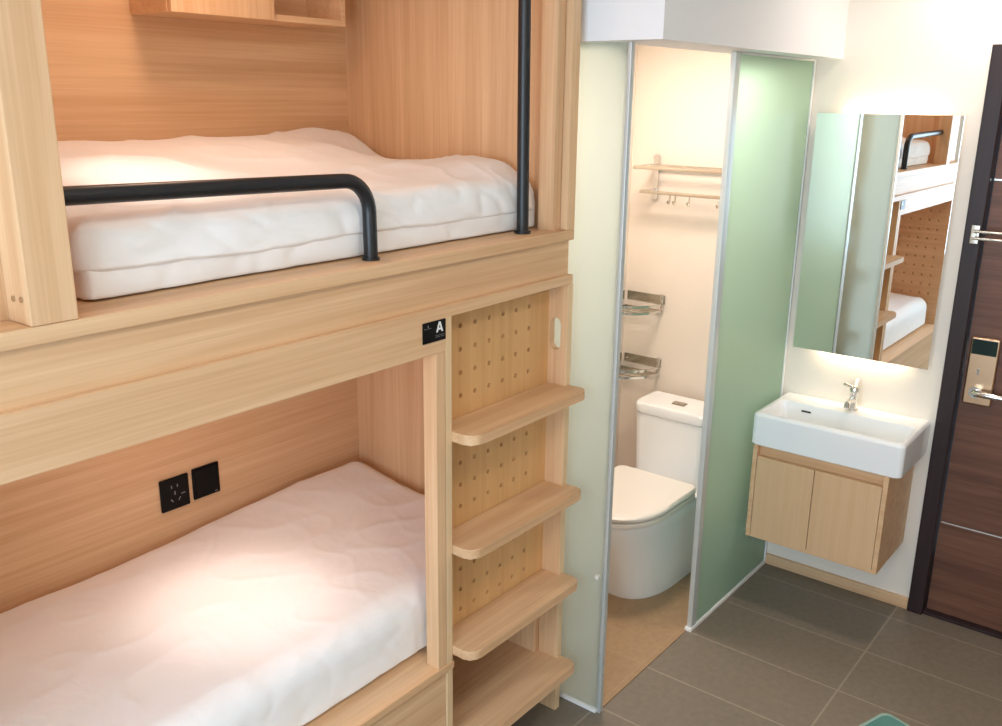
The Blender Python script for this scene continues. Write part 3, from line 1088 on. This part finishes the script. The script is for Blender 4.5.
bm = loft(nbm(), [rrect(tx0 - e + 0.004, tx1, ty0 - e + 0.004, ty1 + e - 0.004, RT, 0.666 - TD),
                  rrect(tx0 - e, tx1, ty0 - e, ty1 + e, RT, 0.672 - TD), rrect(tx0 - e, tx1, ty0 - e, ty1 + e, RT, 0.698 - TD),
                  rrect(tx0 - e + 0.004, tx1, ty0 - e + 0.004, ty1 + e - 0.004, RT, 0.708 - TD),
                  rrect(tx0 + 0.012, tx1, ty0 + 0.012, ty1 - 0.012, RT, 0.712 - TD)])
tl = obj('tank_lid', bm, 'ceramic', to, angle=50)
bm = nbm()
bx(bm, 1.165, 1.205, TY - 0.03, TY + 0.03, 0.711 - TD, 0.716 - TD, 0.003)
bx(bm, 1.168, 1.202, TY - 0.0005, TY + 0.0275, 0.716 - TD, 0.7185 - TD, 0.002)
bx(bm, 1.168, 1.202, TY - 0.0275, TY - 0.0015, 0.716 - TD, 0.7185 - TD, 0.002)
obj('flush_button', bm, 'steel', tl, label='metal flush button')

# ------------------------------------------------------------------ towel rack and corner shelves
XI = XW - 0.006
tr = thing('towel_rack', 'double-tier steel towel rack on the bathroom wall above the toilet', 'towel rack', (XI, 0.2, 1.53))
ra, rb_ = 0.492, -0.04
for yy in (ra, rb_):
    bm = nbm()
    bx(bm, XI - 0.014, XI, yy - 0.012, yy + 0.012, 1.535, 1.715, 0.003)
    cyl(bm, (XI - 0.016, yy, 1.715), (XI, yy, 1.715), 0.014, 18)
    bx(bm, 1.175, XI - 0.01, yy - 0.007, yy + 0.007, 1.676, 1.690, 0.002)
    bx(bm, 1.245, XI - 0.01, yy - 0.006, yy + 0.006, 1.572, 1.584, 0.002)
    obj('rack_bracket', bm, 'chrome', tr)
bm = nbm()
bx(bm, 1.160, 1.178, rb_ - 0.04, ra + 0.004, 1.677, 1.690, 0.003)
for xx in (1.225, 1.28, 1.33):
    cyl(bm, (xx, rb_, 1.683), (xx, ra, 1.683), 0.005, 12)
obj('upper_bar', bm, 'steel', tr)
bm = nbm()
bx(bm, 1.236, 1.250, rb_ - 0.05, ra + 0.012, 1.571, 1.585, 0.003)
obj('lower_bar', bm, 'steel', tr)
for yy in (0.36, 0.335, 0.27, 0.14):
    bm = nbm()
    tube(bm, [(1.243, yy, 1.570), (1.243, yy, 1.545), (1.237, yy, 1.536), (1.227, yy, 1.540), (1.225, yy, 1.550)], 0.0035, 8)
    obj('hook', bm, 'steel', tr)


def corner_shelf(zb, label):
    t = thing('corner_shelf', label, 'shelf', (XI, YB, zb), group='corner shelves in the bathroom')
    cx, cy, rr = XI, YB, 0.190
    # two wall plates
    bm = nbm()
    bx(bm, cx - 0.003, cx, cy - 0.205, cy - 0.012, zb + 0.035, zb + 0.075, 0.001)
    obj('wall_plate', bm, 'steel', t)
    bm = nbm()
    bx(bm, cx - 0.205, cx - 0.012, cy - 0.003, cy, zb + 0.035, zb + 0.075, 0.001)
    obj('wall_plate', bm, 'steel', t)
    # curved front rails
    for dz, w in ((0.0, 0.010), (0.030, 0.010)):
        bm = nbm()
        ring = []
        for k in range(19):
            a = R(180 + 90 * k / 18)
            ux, uy = math.cos(a), math.sin(a)
            ring.append([(cx - 0.002 + ux * (rr + d), cy - 0.002 + uy * (rr + d), zb + dz + h)
                         for d, h in ((0.0, 0), (0.004, 0), (0.004, w), (0.0, w))])
        loft(bm, ring)
        obj('front_rail', bm, 'chrome', t)
    # grid floor
    bm = nbm()
    for k in range(1, 5):
        d = rr * k / 5
        ext = math.sqrt(rr * rr - d * d)
        cyl(bm, (cx - d, cy - 0.003, zb + 0.005), (cx - d, cy - ext, zb + 0.005), 0.0025, 8)
    bx(bm, cx - rr, cx - 0.002, cy - 0.012, cy - 0.003, zb, zb + 0.01, 0.001)
    bx(bm, cx - 0.012, cx - 0.003, cy - rr, cy - 0.003, zb, zb + 0.01, 0.001)
    obj('shelf_grid', bm, 'steel', t)
    # end posts
    bm = nbm()
    bx(bm, cx - 0.012, cx, cy - rr - 0.010, cy - rr + 0.004, zb, zb + 0.08, 0.002)
    obj('end_bracket', bm, 'chrome', t)
    bm = nbm()
    bx(bm, cx - rr - 0.010, cx - rr + 0.004, cy - 0.012, cy, zb, zb + 0.08, 0.002)
    obj('end_bracket', bm, 'chrome', t)
    return t


corner_shelf(1.042, 'steel corner shelf below the towel rack, upper of the two')
corner_shelf(0.748, 'steel corner shelf just above the toilet tank, lower of the two')

# ------------------------------------------------------------------ teal stool whose seat corner just enters the frame
SA, SW, SZ = R(162), 0.36, 0.45
e1 = Vector((math.cos(SA), math.sin(SA), 0))
e2 = Vector((math.cos(SA + math.pi / 2), math.sin(SA + math.pi / 2), 0))
SC = Vector((-0.012, -1.020, 0)) + (e1 + e2) * (SW / 2)
st = thing('stool', 'teal square stool standing on the tiles in the aisle', 'stool', SC)


def sw_(u, v, z):
    return SC + e1 * u + e2 * v + Vector((0, 0, z))


def stool_ring(h, r, z):
    return [sw_(x, y, q) for x, y, q in rrect(-h, h, -h, h, r, z)]


h_ = SW / 2
bm = loft(nbm(), [stool_ring(h_ - 0.012, 0.022, SZ - 0.030), stool_ring(h_ - 0.002, 0.025, SZ - 0.024), stool_ring(h_, 0.025, SZ - 0.012),
                  stool_ring(h_ - 0.003, 0.025, SZ - 0.003), stool_ring(h_ - 0.008, 0.023, SZ - 0.001), stool_ring(h_ - 0.03, 0.03, SZ - 0.004),
                  stool_ring(h_ - 0.10, 0.03, SZ - 0.009)])
seat = obj('seat', bm, 'teal', st, angle=60)
bm = loft(nbm(), [stool_ring(h_ + 0.0006, 0.0256, SZ - 0.014), stool_ring(h_ - 0.0024, 0.0256, SZ - 0.0022), stool_ring(h_ - 0.008, 0.023, SZ - 0.0004),
                  stool_ring(h_ - 0.012, 0.022, SZ - 0.0008)], False, False)
obj('seat_rim', bm, 'teal_rim', seat, angle=80, label='paler rim of the seat')
for su in (-1, 1):
    for sv in (-1, 1):
        bm = nbm()
        tube(bm, [sw_(su * 0.125, sv * 0.125, SZ - 0.029), sw_(su * 0.155, sv * 0.155, 0.0)], [0.017, 0.011], 14)
        obj('leg', bm, 'teal', st)
bm = nbm()
for k in range(1):
    loft(bm, [[sw_(x, y, q) for x, y, q in rrect(-0.15, 0.15, -0.15, 0.15, 0.02, SZ - 0.045)],
              [sw_(x, y, q) for x, y, q in rrect(-0.15, 0.15, -0.15, 0.15, 0.02, SZ - 0.029)]])
obj('apron', bm, 'teal', st)

# ------------------------------------------------------------------ ceiling lamps (bodies), the aisle one added for its light
for (lx, ly), lab in (((1.08, -0.80), 'round ceiling lamp near the entrance door'), ((-1.3, -1.35), 'round unseen lamp added over the aisle to brighten the bunk')):
    cl = thing('ceiling_lamp', lab, 'ceiling light', (lx, ly, ZC))
    bm = nbm()
    cyl(bm, (lx, ly, ZC - 0.0005), (lx, ly, ZC - 0.035), 0.17, 32)
    obj('lamp_base', bm, 'white_profile', cl)
    bm = nbm()
    cyl(bm, (lx, ly, ZC - 0.0355), (lx, ly, ZC - 0.045), 0.155, 32)
    obj('diffuser', bm, 'lamp', cl)
cl = thing('ceiling_lamp', 'small ceiling lamp inside the bathroom', 'ceiling light', (0.65, 0.2, 2.28))
bm = nbm()
cyl(bm, (0.65, 0.2, 2.2795), (0.65, 0.2, 2.262), 0.13, 32)
obj('lamp_base', bm, 'white_profile', cl)
bm = nbm()
cyl(bm, (0.65, 0.2, 2.2615), (0.65, 0.2, 2.253), 0.12, 32)
obj('diffuser', bm, 'lamp_warm', cl)
